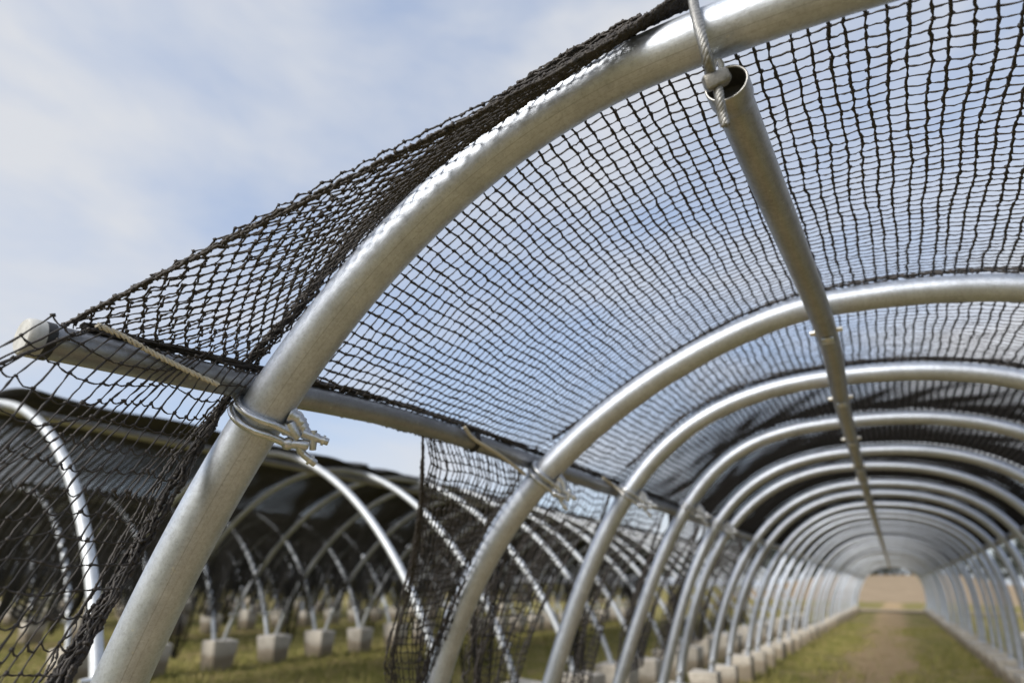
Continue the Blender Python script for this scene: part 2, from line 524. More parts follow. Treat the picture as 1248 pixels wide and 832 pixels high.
# ------------------------------------------------------------------ the main tunnel: hoops
hoop_desc = {0: "thick galvanised foreground hoop in sharp focus with wire clamp round it",
             1: "galvanised hoop just behind the sharp foreground hoop, wire loops on its side",
             2: "slightly blurred galvanised hoop, third from the open front of the main tunnel"}
HOOPS = []
proto_far = None
for i, y in enumerate(YS):
    if i in hoop_desc:
        lab = hoop_desc[i]
    elif i < 16:
        lab = "blurred galvanised hoop of the main netted tunnel, %s from its open front" % ORD[i]
    elif i == NH - 1:
        lab = "last hoop of the main tunnel, framing the brown field beyond"
    else:
        lab = "one of the blurred hoops packed together towards the main tunnel's far end"
    if i < 6:
        HOOPS.append(make_hoop(outline(shape_of(i)), 40 if i < 2 else 20, lab, "hoops of the main tunnel", y, R=R_OF[i] if i < 5 else R_FAR, crown=0.82 if i < 2 else 0.94))
    elif proto_far is None or i == 11:
        proto_far = make_hoop(outline(COMMON), 12, lab, "hoops of the main tunnel", y, R=R_FAR if i < 11 else 0.037)
        HOOPS.append(proto_far)
    else:
        c = copy_tree(proto_far)
        c["label"] = lab
        c.location = (random.uniform(-0.03, 0.03), y, random.uniform(-0.03, 0.02))
        c.rotation_euler = (random.uniform(-0.015, 0.015), 0, random.uniform(-0.015, 0.015))
        HOOPS.append(c)

# ------------------------------------------------------------------ nets
def net_profile(q, px=PURL_X, pxr=PURL_XR, pz=PURL_Z, n=72, off=R_HOOP + 0.009):
    """Line the roof net follows over a hoop, from the left purlin over the ridge to the right purlin."""
    T = np.gradient(q, axis=0)
    T /= np.linalg.norm(T, axis=1)[:, None]
    Nn = np.stack([-T[:, 1], T[:, 0]], 1)
    o = q + Nn * off
    keep = o[:, 1] > pz + 0.19
    o = o[keep]
    o = np.concatenate([[[px - 0.055, pz + 0.005], [px - 0.035, pz + 0.045], [px, pz + 0.053]], o, [[pxr, pz + 0.053], [pxr + 0.055, pz + 0.02]]])
    o = resample(o, 200)
    for _ in range(4):
        o[1:-1] = 0.25 * o[:-2] + 0.5 * o[1:-1] + 0.25 * o[2:]
    return resample(o, n)

def purlin_z(y):
    return float(np.interp(y, [0.512, 1.096, 1.835, 3.0], [0.501, 0.547, 0.605, 0.612])) + CAM_H

def panel_grid(q0, q1, y0, y1, nv, nu, sag, seed, extra=0.0, amp=1.0):
    """Points (nv across the bay, nu round the roof) of the net between two hoops."""
    g = np.random.default_rng(seed)
    A, B = net_profile(q0, pz=purlin_z(y0) if y0 else PURL_Z, n=nu), net_profile(q1, pz=purlin_z(y1) if y0 else PURL_Z, n=nu)
    w = np.linspace(-extra, 1 + extra, nv)
    P = np.empty((nv, nu, 3))
    s = np.linspace(0, 1, nu)
    for i, ww in enumerate(w):
        c = np.clip(ww, 0, 1)
        xz = A * (1 - c) + B * c
        T = np.gradient(xz, axis=0)
        T /= np.linalg.norm(T, axis=1)[:, None]
        Nn = np.stack([-T[:, 1], T[:, 0]], 1)
        d = -sag * math.sin(PI * c) ** 0.8 * np.sin(PI * s) ** 0.5
        xz = xz + Nn * d[:, None]
        P[i, :, 0], P[i, :, 2] = xz[:, 0], xz[:, 1]
        P[i, :, 1] = y0 + (y1 - y0) * ww
    # low, smooth unevenness of slack netting
    V, U = np.meshgrid(np.linspace(0, 1, nv), s, indexing="ij")
    for k in range(9):
        fu, fv = g.uniform(2, 16), g.uniform(0.5, 5)
        ph = g.uniform(0, 6.3)
        a = amp * 0.0065 * g.uniform(0.3, 1) / (1 + 0.08 * fu)
        edge = np.sin(PI * np.clip(V, 0, 1)) ** 0.5
        P[..., 2] += a * edge * np.sin(2 * PI * (fu * U + fv * V) + ph)
        P[..., 1] += 0.7 * a * np.sin(2 * PI * (fu * U * 0.7 + fv * V * 0.6) + ph * 1.7)
        P[..., 0] += 0.9 * a * edge * np.sin(2 * PI * (fu * U * 0.5 - fv * V) + ph * 2.3)
    return P

def upsample(P, k, axis):
    n = P.shape[axis]
    t = np.linspace(0, n - 1, (n - 1) * k + 1)
    i0 = np.clip(t.astype(int), 0, n - 2)
    f = t - i0
    a, b = np.take(P, i0, axis), np.take(P, i0 + 1, axis)
    sh = [1, 1, 1]
    sh[axis] = len(t)
    f = f.reshape(sh)
    return a * (1 - f) + b * f

def net_normals(P):
    n = np.cross(np.gradient(P, axis=0), np.gradient(P, axis=1))
    return n / (np.linalg.norm(n, axis=2)[..., None] + 1e-9)

def detailed_net(P, r_long, r_cross, seed, knots=0.0085, kink=0.006, droop=0.0022, sides=5):
    """Knotted netting on grid P (rows = across the bay, columns = round the roof): tubes with kinks at the knots, plus knots."""
    g = np.random.default_rng(seed)
    nv, nu, _ = P.shape
    Nm = net_normals(P)
    Kp = P + g.normal(size=P.shape) * kink * 0.22
    mb = MB()
    # strands along the tunnel: thick, zigzagging slightly from knot to knot
    tu = np.gradient(P, axis=1)
    tu /= np.linalg.norm(tu, axis=2)[..., None]
    zz = np.cumsum(g.normal(size=(nv, nu, 1)), axis=0) * 0.35
    zz -= zz.mean(0)
    Z = Kp + tu * kink * (zz.clip(-1.4, 1.4) + 0.45 * g.normal(size=(nv, nu, 1)))
    Lg = upsample(Z, 3, 0).transpose(1, 0, 2)
    Lg = Lg + g.normal(size=Lg.shape) * 0.0009
    rl = r_long * (1 + 0.25 * g.normal(size=Lg.shape[:2])).clip(0.6, 1.5)
    add_strands(mb, Lg, rl, upsample(Nm, 3, 0).transpose(1, 0, 2), sides)
    # strands round the roof: thin, hanging a little between knots
    Cr = upsample(Z, 4, 1)
    ph = np.linspace(0, nu - 1, Cr.shape[1]) % 1.0
    sagv = (np.sin(PI * ph) * droop)[None, :, None] * g.uniform(0.1, 1.6, (nv, 1, 1))
    Cr = Cr - np.array([0, 0, 1.0]) * sagv + g.normal(size=Cr.shape) * 0.0007
    rc = r_cross * (1 + 0.22 * g.normal(size=Cr.shape[:2])).clip(0.6, 1.5)
    add_strands(mb, Cr, rc, upsample(Nm, 4, 1), sides)
    if knots:
        add_knots(mb, Z, knots)
    return mb

def plain_net(P, r_long, r_cross, sides=3):
    Nm = net_normals(P)
    mb = MB()
    add_strands(mb, P.transpose(1, 0, 2), r_long, Nm.transpose(1, 0, 2), sides)
    add_strands(mb, P, r_cross, Nm, sides)
    return mb

def add_bundle(mb, path, count, spread, r, n=80, seed=1, sides=4, squash=None):
    """Gathered twines twisting loosely along a path; spread may vary along it."""
    g = np.random.default_rng(seed)
    path = smooth_path(path, n)
    T = np.gradient(path, axis=0)
    T /= np.linalg.norm(T, axis=1)[:, None]
    ref = np.array([0.3, 0.5, 0.8])
    N = np.cross(T, ref)
    N /= np.linalg.norm(N, axis=1)[:, None]
    B = np.cross(T, N)
    sp = np.interp(np.linspace(0, 1, n), np.linspace(0, 1, len(np.atleast_1d(spread))), np.atleast_1d(spread)) if np.ndim(spread) else np.full(n, spread)
    S = np.empty((count, n, 3))
    for k in range(count):
        a0, tw = g.uniform(0, 2 * PI), g.uniform(-5, 5)
        t = np.linspace(0, 1, n)
        a = a0 + tw * t + 0.9 * wob(n, 3, 1.0, seed * 31 + k)
        rr = sp * (0.25 + 0.75 * abs(g.uniform(0.1, 1) + 0.35 * wob(n, 4, 1.0, seed * 77 + k)))
        S[k] = path + N * (np.cos(a) * rr)[:, None] + B * (np.sin(a) * rr)[:, None] + g.normal(size=(n, 3)) * r * 0.35
    rad_ = r * (1 + 0.3 * g.normal(size=(count, n))).clip(0.5, 1.6)
    add_strands(mb, S, rad_, N[None], sides)
    add_knots(mb, S[:, ::3].reshape(-1, 3)[g.random(len(S[:, ::3].reshape(-1, 3))) < 0.5], r * 1.9)
    return mb

roof = thing("roof_net", "black knotted bird netting stretched over the main tunnel's hoops", "net", (0, 0, 0), "nets over the tunnels")
NPROF = 84
profs = [outline(shape_of(i)) for i in range(7)]
for b in range(6):
    y0, y1 = YS[b], YS[b + 1]
    nv = int(round((y1 - y0) / (0.035 if b == 0 else 0.040 if b < 3 else 0.040))) + 1
    P = panel_grid(profs[b], profs[b + 1], y0, y1, nv, NPROF, 0.035 if b else 0.03, 100 + b, amp=0.5 if b < 2 else 0.4)
    if b < 2:
        mb = detailed_net(P, 0.0037, 0.0023, 5 + b, knots=0.0066, kink=0.0034)
    else:
        mb = plain_net(P, 0.0058, 0.0042, 4) if b == 2 else plain_net(P, 0.0056 if b == 3 else 0.0060, 0.0046 if b == 3 else 0.0050, 4)
    mb.build("net_panel", M_NET if b < 2 else M_NETFAR, roof)
# far bays: one panel of unit length, stretched to each bay
qc = outline(COMMON)
Pu = panel_grid(qc, qc, 0, 1.2, 31, NPROF, 0.04, 300, amp=0.4)
Pu[..., 1] /= 1.2
far_panel = None
for b in range(6, NH - 1):
    if far_panel is None:
        far_panel = plain_net(Pu, 0.0062, 0.0054, 3).build("net_panel", M_NETFAR, roof)
        c = far_panel
    else:
        c = far_panel.copy()
        COL.objects.link(c)
        c.parent = roof
    c.location = (0, YS[b], 0)
    c.scale = (1, YS[b + 1] - YS[b], 1)

# hem gathered along the purlin and over each near hoop
mb = MB()
add_bundle(mb, [(PURL_X + 0.005, 0.60, purlin_z(0.6) + 0.052), (PURL_X + 0.01, 1.1, purlin_z(1.1) + 0.054), (PURL_X + 0.015, 1.9, purlin_z(1.9) + 0.054), (PURL_X + 0.015, 2.9, PURL_Z + 0.055),
                (PURL_X + 0.015, 6.0, PURL_Z + 0.055), (PURL_X + 0.015, 9.0, PURL_Z + 0.055)], 9, 0.014, 0.0042, 420, 41)
mb.build("gathered_hem", M_NET, roof)
for i in (1, 2, 3):
    A = net_profile(profs[i], n=90)[6:-6]
    pth = np.stack([A[:, 0], np.full(len(A), YS[i] + 0.01), A[:, 1] + 0.002], 1)
    mb = MB()
    add_bundle(mb, pth, 5, 0.020, 0.0042, 260, 51 + i)
    mb.build("overlap_seam", M_NET, roof)

# ------------------------------------------------------------------ the front flap: net from the foreground hoop out to the purlin's end
q0 = profs[0]
prof0 = net_profile(q0, pz=purlin_z(YS[0]), n=400)
END_Y = 0.535
def hoop_back(t):
    """Line just outside the foreground hoop from the purlin (t=0) up towards the ridge (t=1)."""
    k = int(60 + t * 150)
    x, z = prof0[k]
    return np.array([x, YS[0] - 0.005 - 0.035 * (1 - t), z + 0.004])
k_lo = 2
def edge_low(t):
    i = k_lo + t * (196 - k_lo)
    i0 = int(i)
    f = i - i0
    x, z = prof0[i0] * (1 - f) + prof0[i0 + 1] * f
    return np.array([x, YS[0] - 0.02, z + 0.003])
E0 = np.array([PURL_X - 0.005, END_Y + 0.03, purlin_z(END_Y) + 0.052])
NT = 60
lowE = np.array([edge_low(t) for t in np.linspace(0, 1, NT)])
Ttop = lowE[-1] + np.array([0, -0.045, 0.004])
t = np.linspace(0, 1, NT)[:, None]
front = E0 * (1 - t) + Ttop * t
front[:, 2] -= 0.034 * np.sin(PI * t[:, 0] ** 2.2)
front[:, 0] -= 0.01 * np.sin(PI * t[:, 0])
flap = MB()
NR = 24
g = np.random.default_rng(5)
def flap_point(tt, w):
    i = np.clip(tt, 0, 1) * (NT - 1)
    i0 = np.clip(i.astype(int), 0, NT - 2)
    f = (i - i0)[..., None]
    a = front[i0] * (1 - f) + front[i0 + 1] * f
    b = lowE[i0] * (1 - f) + lowE[i0 + 1] * f
    p = a * (1 - w[..., None]) + b * w[..., None]
    sg = np.sin(PI * w) * np.sin(PI * np.clip(tt, 0, 1)) * 0.05
    p[..., 2] -= sg
    return p
NK = 58                                                 # knots along each twine of the diamond mesh
for layer in range(2):
    S = []
    for r_ in range(NR):
        w0 = (r_ + 0.5) / NR
        kk = np.arange(NK + 1)
        zig = 0.40 / NR * np.where((kk + r_) % 2 == 0, 1, -1)
        w = np.clip(w0 + zig * g.uniform(0.75, 1.05, NK + 1), 0, 1)
        tt = kk / NK + g.normal(size=NK + 1) * 0.0022 + layer * 0.011
        # points bunch near the upper corner, where the flap narrows
        tt = np.clip(tt, 0, 1) ** 1.05
        S.append(flap_point(tt, w))
    S = np.array(S)
    if layer:
        S[..., 2] += 0.03 * np.sin(PI * np.linspace(0, 1, NK + 1))[None, :]
        S[..., 0] -= 0.012
        S = S[::2]
    Sd = upsample(S, 4, 1)
    Sd = Sd + g.normal(size=Sd.shape) * 0.0008
    add_strands(flap, Sd, 0.0024 * (1 + 0.25 * g.normal(size=Sd.shape[:2])).clip(0.6, 1.5), (0.3, 0.6, 0.75), 5)
    add_knots(flap, S[:, 1:-1], 0.0054)
flap.build("front_flap", M_NET, roof)
mb = MB()
add_bundle(mb, front[::6], 5, [0.004, 0.006, 0.008], 0.0033, 220, 61, 5)
ridge_run = [Ttop + [0, 0.0, 0.0]] + [np.array([prof0[k][0], YS[0] - 0.03, prof0[k][1] + 0.003]) for k in range(205, 300, 12)]
add_bundle(mb, [front[-14], front[-6]] + ridge_run, 5, [0.005, 0.007, 0.008, 0.008], 0.0030, 200, 62, 5)
add_bundle(mb, lowE[::5] + np.array([-0.008, -0.03, 0.004]), 9, [0.020, 0.018, 0.013, 0.012], 0.0036, 220, 63, 5)
mb.build("edge_cord", M_NET, roof)

# ------------------------------------------------------------------ hanging side nets
_leg = outline(COMMON)[:80]
def leg_x(z):
    return min(PURL_X + 0.06, float(np.interp(z, _leg[:, 1], _leg[:, 0])))
def side_net(label, top, bottom, nz, ny, seed, mat=M_NET, r=(0.0032, 0.0030), bundle=None, detail=True, group="side nets hanging below the purlin", bulge=0.05, scallop=0.010, flare=True):
    """Net hanging from the purlin: top and bottom are (ya, yb, z); its lower end is drawn together."""
    g = np.random.default_rng(seed)
    t = thing("side_net", label, "net", (PURL_X, (top[0] + top[1]) / 2, top[2]), group)
    org = np.array(t.location)
    P = np.empty((nz, ny, 3))
    s = np.linspace(0, 1, ny)
    for i, w in enumerate(np.linspace(0, 1, nz)):
        e = w ** 0.85
        ya = top[0] * (1 - e) + bottom[0] * e
        yb = top[1] * (1 - e) + bottom[1] * e
        P[i, :, 1] = ya + (yb - ya) * s
        P[i, :, 0] = PURL_X - 0.03 - bulge * np.sin(PI * w) + 0.055 * w * np.sin(s * 15 + 2.0 * w + seed) + 0.02 * w * np.sin(s * 23 + seed)
        P[i, :, 2] = top[2] * (1 - w) + bottom[2] * w
        if not flare:
            P[i, :, 2] += (np.array([purlin_z(y_) for y_ in P[i, :, 1]]) - purlin_z(0.75)) * (1 - w)
            P[i, :, 0] += 0.03 + R_PURL + 0.014
        if flare:
            P[i, :, 0] += leg_x(top[2] * (1 - w) + bottom[2] * w) - 0.10 - PURL_X + 0.04
    V, U = np.meshgrid(np.linspace(0, 1, nz), s, indexing="ij")
    for k in range(6):
        a = 0.008 * g.uniform(0.3, 1)
        P[..., 1] += a * np.sin(2 * PI * (g.uniform(0.5, 3) * U + g.uniform(0.5, 4) * V) + g.uniform(0, 6))
        P[..., 2] += a * np.sin(2 * PI * (g.uniform(0.5, 4) * U + g.uniform(0.5, 3) * V) + g.uniform(0, 6))
    if flare:
        P[..., 2] -= (1 - V) ** 3 * 0.012 * np.abs(np.sin(3.0 * PI * U ** 0.9)) + (1 - V) ** 4 * 0.012 * (1 - U) ** 4
        P[..., 0] += (1 - V) * 0.03 * np.sin(7 * U + seed) * (1 - U)
        P[..., 1] += 0.018 * (1 - U) * np.sin(5.0 * V * PI + seed)
    P -= org
    if detail:
        mb = detailed_net(P, r[0], r[1], seed, knots=0.0056, kink=0.005 if flare else 0.003, droop=scallop, sides=4)
    else:
        mb = plain_net(P, r[0], r[1], 3)
    mb.build("mesh_sheet", mat, t)
    if bundle:
        mb = MB()
        for (cnt, sp, rr, pts) in bundle:
            pts = P[::6, 0] - np.array([0.012, 0, 0]) if pts is None else np.asarray(pts) - org
            add_bundle(mb, pts, cnt, sp, rr, 160, seed + 7, 5)
        mb.build("edge_cord", mat, t)
    return t

zp = PURL_Z - 0.015
zq = purlin_z(0.75) - 0.045
# by the purlin's end: swept towards the lower left, right edge gathered into a thick cord
c0 = at(292, 462, 1.06)
c1, c2, c3 = at(232, 560, 0.985), at(150, 700, 0.87), at(66, 840, 0.765)
c4 = at(20, 930, 0.70)
side_net("near black side net hanging from the purlin's capped end, right edge bunched into thick cord",
         (0.50, 1.06, purlin_z(0.75) + 0.035), (-0.34, 0.50, 0.45), 29, 23, 21, r=(0.0022, 0.0021), flare=False, bulge=0.02, scallop=0.012,
         bundle=[(15, [0.010, 0.018, 0.021, 0.020], 0.0032, [c0, c1, c2, c3, c4]),
                 (3, [0.01, 0.025, 0.03, 0.03], 0.0024, [c0, c1 + [0, -0.03, 0], c2 + [0, -0.03, 0], c3 + [0, -0.02, 0]])])
# behind the foreground hoop
side_net("black side net hanging between the foreground hoop and the hoop behind it",
         (1.97, 2.80, zp), (2.90, 3.06, 0.15), 48, 34, 22, bulge=0.02, r=(0.0030, 0.0028),
         bundle=[(7, [0.004, 0.018, 0.035, 0.05], 0.0032, None),
                 (6, [0.004, 0.012, 0.02], 0.0035, [(PURL_X - 0.05, 2.86, zp), (leg_x(1.7) - 0.1, 2.80, 1.7), (leg_x(1.1) - 0.12, 2.76, 1.1), (leg_x(0.4) - 0.12, 2.70, 0.4)])])
for i in range(2, 9):
    y0, y1 = YS[i - 1], YS[i]
    d = y1 - y0
    lab = "dark side net tapering to a bunch between the main tunnel's %s and %s hoops" % (ORD[i - 1] if i > 1 else "second", ORD[i])
    ya = y0 + 0.06 * d
    side_net(lab, (ya, y1 - 0.02, zp), (y0 + 0.40 * d, y0 + 0.78 * d, 0.45 + 0.05 * i), 32, 24, 23 + i, r=(0.0036, 0.0034) if i < 4 else (0.0046, 0.0044), detail=i < 4, mat=M_NET,
             bundle=[(6, [0.01, 0.05, 0.07], 0.004, [(PURL_X - 0.05, y0 + 0.08 * d, zp - 0.02), (leg_x(1.1) - 0.14, y0 + 0.28 * d, 1.1), (leg_x(0.6) - 0.14, y0 + 0.42 * d, 0.42 + 0.05 * i)])])

# ------------------------------------------------------------------ purlins and the ridge pipe
pl = thing("side_purlin", "long galvanised purlin with white capped end outside the hoops", "purlin", (PURL_X, END_Y, PURL_Z - 0.1))
base = np.array(pl.location)
path = resample(smooth_path([(PURL_X, 0.512, purlin_z(0.512)), (PURL_X, 1.096, purlin_z(1.096)), (PURL_X, 1.835, purlin_z(1.835)), (PURL_X, 3.0, PURL_Z), (PURL_X, 12, PURL_Z), (PURL_X, YS[-1] + 0.2, PURL_Z)], 400), 200)
add_tube(MB(), path - base, R_PURL, 28).build("pipe", M_PURLIN, pl)
T0 = (path[1] - path[0]) / np.linalg.norm(path[1] - path[0])
mb = MB()
add_tube(mb, np.array([path[0] - T0 * 0.022, path[0] - T0 * 0.018, path[0] - T0 * 0.004, path[0] + T0 * 0.012]) - base, [0.039, 0.0435, 0.045, 0.045], 32)
mb.build("end_cap", M_CAP, pl)
mb = MB()
add_tube(mb, np.array([path[0] + T0 * 0.0125, path[0] + T0 * 0.032]) - base, [0.0455, 0.0452], 32)
mb.build("black_collar", M_BLACK, pl)

pr = thing("side_purlin", "galvanised purlin along the right-hand side of the main tunnel's hoops", "purlin", (PURL_XR, 0.6, PURL_Z))
add_tube(MB(), np.array([(0, 0, 0), (0, 10, 0), (0, YS[-1] - 0.4, 0)]), R_PURL, 16).build("pipe", M_PURLIN, pr)

ridge_pts = [(-0.124, YS[0] + 0.10, 1.072), (-0.062, YS[1], 1.066), (-0.082, YS[2], 1.068), (-0.09, YS[3], 1.069), (-0.098, 9, 1.07), (-0.098, 25, 1.07), (-0.098, YS[-1] + 0.1, 1.07)]
rg = thing("ridge_pipe", "brownish galvanised ridge pipe running under the hoops down the tunnel", "pipe", (-0.124, YS[0], 1.07 + CAM_H))
base = np.array(rg.location)
rpath = smooth_path([(a, b, c + CAM_H) for a, b, c in ridge_pts], 240)
add_tube(MB(), rpath - base, R_RIDGE, 36).build("pipe", M_RIDGE, rg)
Tr = (rpath[1] - rpath[0]) / np.linalg.norm(rpath[1] - rpath[0])
mb = MB()
p0 = rpath[0] - base - Tr * 0.065
add_lathe(mb, p0, Tr, [(0.0035, 0.0438), (0.0, 0.0446), (0.0, 0.0487), (0.003, 0.0496), (0.052, 0.0496), (0.056, 0.0484), (0.075, 0.0452)], 48)
mb.build("end_sleeve", M_RIDGE, rg)
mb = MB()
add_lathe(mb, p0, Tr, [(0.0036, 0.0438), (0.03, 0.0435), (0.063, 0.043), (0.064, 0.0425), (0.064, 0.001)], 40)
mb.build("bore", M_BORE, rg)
for i in range(1, 8):                                    # cross bolts holding the ridge pipe to the hoops
    c = np.array([np.interp(YS[i], rpath[:, 1], rpath[:, 0]), YS[i], 1.07 + CAM_H]) - base
    mb = MB()
    add_tube(mb, c + np.array([(-0.066, -0.03, -0.012), (-0.05, -0.03, -0.012), (0.05, -0.03, -0.012), (0.066, -0.03, -0.012)]), [0.012, 0.013, 0.013, 0.012], 8)
    add_box(mb, c + np.array([0, -0.02, -0.055]), (0.05, 0.06, 0.012))
    mb.build("saddle_bolt", M_BOLT, rg)

# ------------------------------------------------------------------ clamp of twisted wire on the foreground hoop
def local_frame(i, z):
    q = profs[i]
    half = q[:80]
    k = int(np.argmin(abs(half[:, 1] - z)))
    c = np.array([half[k][0], YS[i], half[k][1]])
    T = np.array([half[k + 2][0] - half[k - 2][0], 0, half[k + 2][1] - half[k - 2][1]])
    return c, T / np.linalg.norm(T)

def wire_clamp(i, z, label, sides=14, scale=1.0):
    c, T = local_frame(i, z)
    v = c - ORG
    v = v / np.linalg.norm(v)                            # away from the eye: the fittings sit on the side facing the aisle
    side = np.cross(T, -v)
    side /= np.linalg.norm(side)                         # points down-right across the pipe
    fr = np.cross(side, T)
    fr /= np.linalg.norm(fr)
    if side[0] < 0:
        side, fr = -side, fr
    if fr @ v > 0:
        fr = -fr
    t = thing("wire_clamp", label, "clamp", tuple(c), "wire clamps on the hoops")
    R = R_OF[i] + 0.0115
    L = lambda a, b, c_: side * a + T * b + fr * c_
    for k, off in enumerate((0.016, -0.017)):
        a = np.linspace(rad(62), rad(348), 64)
        off_a = off + 0.004 * np.sin(a * 2.0 + k)
        ring = np.cos(a)[:, None] * side * R + np.sin(a)[:, None] * fr * R + T * off_a[:, None]
        d = side * 0.88 - fr * 0.47
        start = ring[0] + d * 0.078 + T * (-0.012 if k == 0 else -0.007)
        mid = ring[0] + d * 0.040 + T * (-0.005 if k == 0 else -0.003)
        loop = np.concatenate([[start, mid], ring])
        add_tube(MB(), resample(loop, 80), 0.0118, sides).build("wire_loop", M_WIRE, t)
    def chain(name, segs):
        mb = MB()
        for pts, rr, sd in segs:
            add_tube(mb, [L(*p) for p in pts], rr, sd)
        return mb.build(name, M_FIT, t)
    # rough weld lug standing off the hoop behind the loops' ends
    mb = MB()
    add_tube(mb, smooth_path([L(0.070, 0.050, 0.018), L(0.092, 0.052, 0.022), L(0.115, 0.040, 0.026), L(0.140, 0.026, 0.034)], 14),
             np.interp(np.linspace(0, 1, 14), [0, 0.25, 0.6, 1], [0.030, 0.021, 0.019, 0.015]) * (1 + 0.10 * np.sin(np.arange(14) * 2.3)), sides)
    add_tube(mb, [L(0.080, 0.030, 0.035), L(0.105, 0.016, 0.044), L(0.125, 0.008, 0.046)], [0.020, 0.018, 0.012], sides)
    mb.build("cast_lug", M_FIT, t)
    chain("threaded_pin", [([(0.128, 0.026, 0.036), (0.150, 0.029, 0.038), (0.176, 0.034, 0.040)], [0.017, 0.0165, 0.014], sides),
                           ([(0.172, 0.033, 0.040), (0.176, 0.034, 0.040), (0.203, 0.039, 0.042), (0.206, 0.0395, 0.042)], [0.010, 0.0118, 0.0115, 0.010], sides),
                           ([(0.150, 0.048, 0.036), (0.164, 0.024, 0.044), (0.178, -0.002, 0.048)], [0.011, 0.0125, 0.0105], 6)])
    chain("eye_lug", [([(0.092, -0.022, 0.044), (0.100, -0.021, 0.046), (0.112, -0.018, 0.046), (0.120, -0.016, 0.046)], [0.012, 0.0195, 0.0195, 0.013], sides),
                      ([(0.112, -0.017, 0.046), (0.135, -0.006, 0.046), (0.156, 0.002, 0.046), (0.162, 0.004, 0.046)], [0.0135, 0.0145, 0.017, 0.010], sides),
                      ([(0.136, -0.008, 0.046), (0.150, -0.022, 0.048), (0.164, -0.026, 0.049)], [0.012, 0.0125, 0.0105], 8),
                      ([(0.156, -0.024, 0.048), (0.163, -0.026, 0.049), (0.205, -0.034, 0.051), (0.208, -0.0345, 0.051)], [0.009, 0.0112, 0.0115, 0.0098], sides),
                      ([(0.106, -0.020, 0.060), (0.106, -0.020, 0.069)], [0.0075, 0.006], 10)])
    mb = MB()
    add_tube(mb, [L(0.186, 0.0360, 0.041), L(0.194, 0.0374, 0.0415)], [0.0175, 0.0175], 6)
    add_tube(mb, [L(0.184, -0.0300, 0.050), L(0.192, -0.0314, 0.0505)], [0.0165, 0.0165], 6)
    mb.build("hex_nut", M_BOLT, t)
    return t

wire_clamp(0, 0.462 + CAM_H, "double wire clamp with cast pins round the sharp foreground hoop")
wire_clamp(1, 0.53 + CAM_H, "blurred double wire clamp round the hoop behind the foreground one", 8)
wire_clamp(2, 0.58 + CAM_H, "blurred double wire clamp on the third hoop from the front", 8)
wire_clamp(3, 0.60 + CAM_H, "small blurred wire clamp on the fourth hoop from the front", 6)
wire_clamp(4, 0.60 + CAM_H, "tiny blurred wire clamp on the fifth hoop from the front", 6)

# ------------------------------------------------------------------ ropes
def twisted(mb, path, r, strands, pitch, n=160, sides=7):
    P = smooth_path(path, n)
    T = np.gradient(P, axis=0)
    T /= np.linalg.norm(T, axis=1)[:, None]
    a = np.array([0.2, 0.9, 0.4])
    N = np.cross(T, a)
    N /= np.linalg.norm(N, axis=1)[:, None]
    B = np.cross(T, N)
    L = np.concatenate([[0], np.cumsum(np.linalg.norm(np.diff(P, axis=0), axis=1))])
    for k in range(strands):
        ph = 2 * PI * (k / strands + L / pitch)
        S = P + (N * np.cos(ph)[:, None] + B * np.sin(ph)[:, None]) * r * 0.55
        add_tube(mb, S, r * 0.56, sides)
    return mb

wr = thing("wire_rope", "twisted steel cable over the foreground hoop, crimped at the ridge pipe's mouth", "cable", tuple(at(868, 95, 1.06)))
base = np.array(wr.location)
def hoop_front(x, lift):
    q = profs[0]
    return x
pts = [at(838, -55, 1.085), at(842, -18, 1.045), at(848, 18, 1.005), at(855, 45, 0.995), at(862, 72, 1.015), at(868, 96, 1.06)]
twisted(MB(), np.array(pts) - base, 0.0105, 6, 0.07, 180).build("cable", M_CABLE, wr)
f0, f1 = at(868, 90, 1.058), at(878, 108, 1.062)
ax = np.stack([RIGHT, UP, -FWD])
mb = MB()
add_box(mb, (f0 + f1) / 2 - base, (0.056, 0.036, 0.038), np.stack([RIGHT * 0.93 + UP * 0.36, UP * 0.93 - RIGHT * 0.36, -FWD]), jitter=0.003)
o = mb.build("ferrule", M_FERR, wr)
bevel(o, 0.008, 3)
tail = [at(874, 100, 1.062), at(877, 122, 1.070), at(880, 138, 1.085), at(884, 153, 1.095)]
twisted(MB(), np.array(tail) - base, 0.0098, 6, 0.055, 80).build("cable_tail", M_CABLE, wr)
loop = [at(868, 96, 1.08), at(869, 82, 1.10), at(874, 75, 1.115), at(879, 80, 1.105), at(878, 100, 1.08)]
add_tube(MB(), smooth_path(loop, 40) - base, 0.0075, 10).build("thimble_eye", M_WIRE, wr)

def tie_rope(label, pts, r):
    t = thing("tie_rope", label, "rope", tuple(np.asarray(pts[0])), "ropes tying the purlin to the hoops")
    twisted(MB(), np.asarray(pts) - np.asarray(pts[0]), r, 3, 0.045, 140).build("rope", M_ROPE, t)
    return t
def on_purlin(u, v):
    """Nearest point in front of the purlin seen at a pixel."""
    r = ray(u, v)
    k = (PURL_X + R_PURL + 0.012) / r[0]
    return ORG + r * k
tie_rope("pale twisted rope lying along the purlin behind the near net", [on_purlin(118, 396), on_purlin(150, 410), on_purlin(205, 440), on_purlin(266, 469)], 0.0072)
tie_rope("thin pale rope from the purlin to the hoop behind the foreground one",
         [on_purlin(566, 520), on_purlin(578, 535), on_purlin(610, 555), at(640, 578, 2.78)], 0.0085)
tie_rope("thin pale rope between the purlin and the third hoop", [on_purlin(735, 582), on_purlin(748, 592), at(760, 601, 3.93)], 0.009)
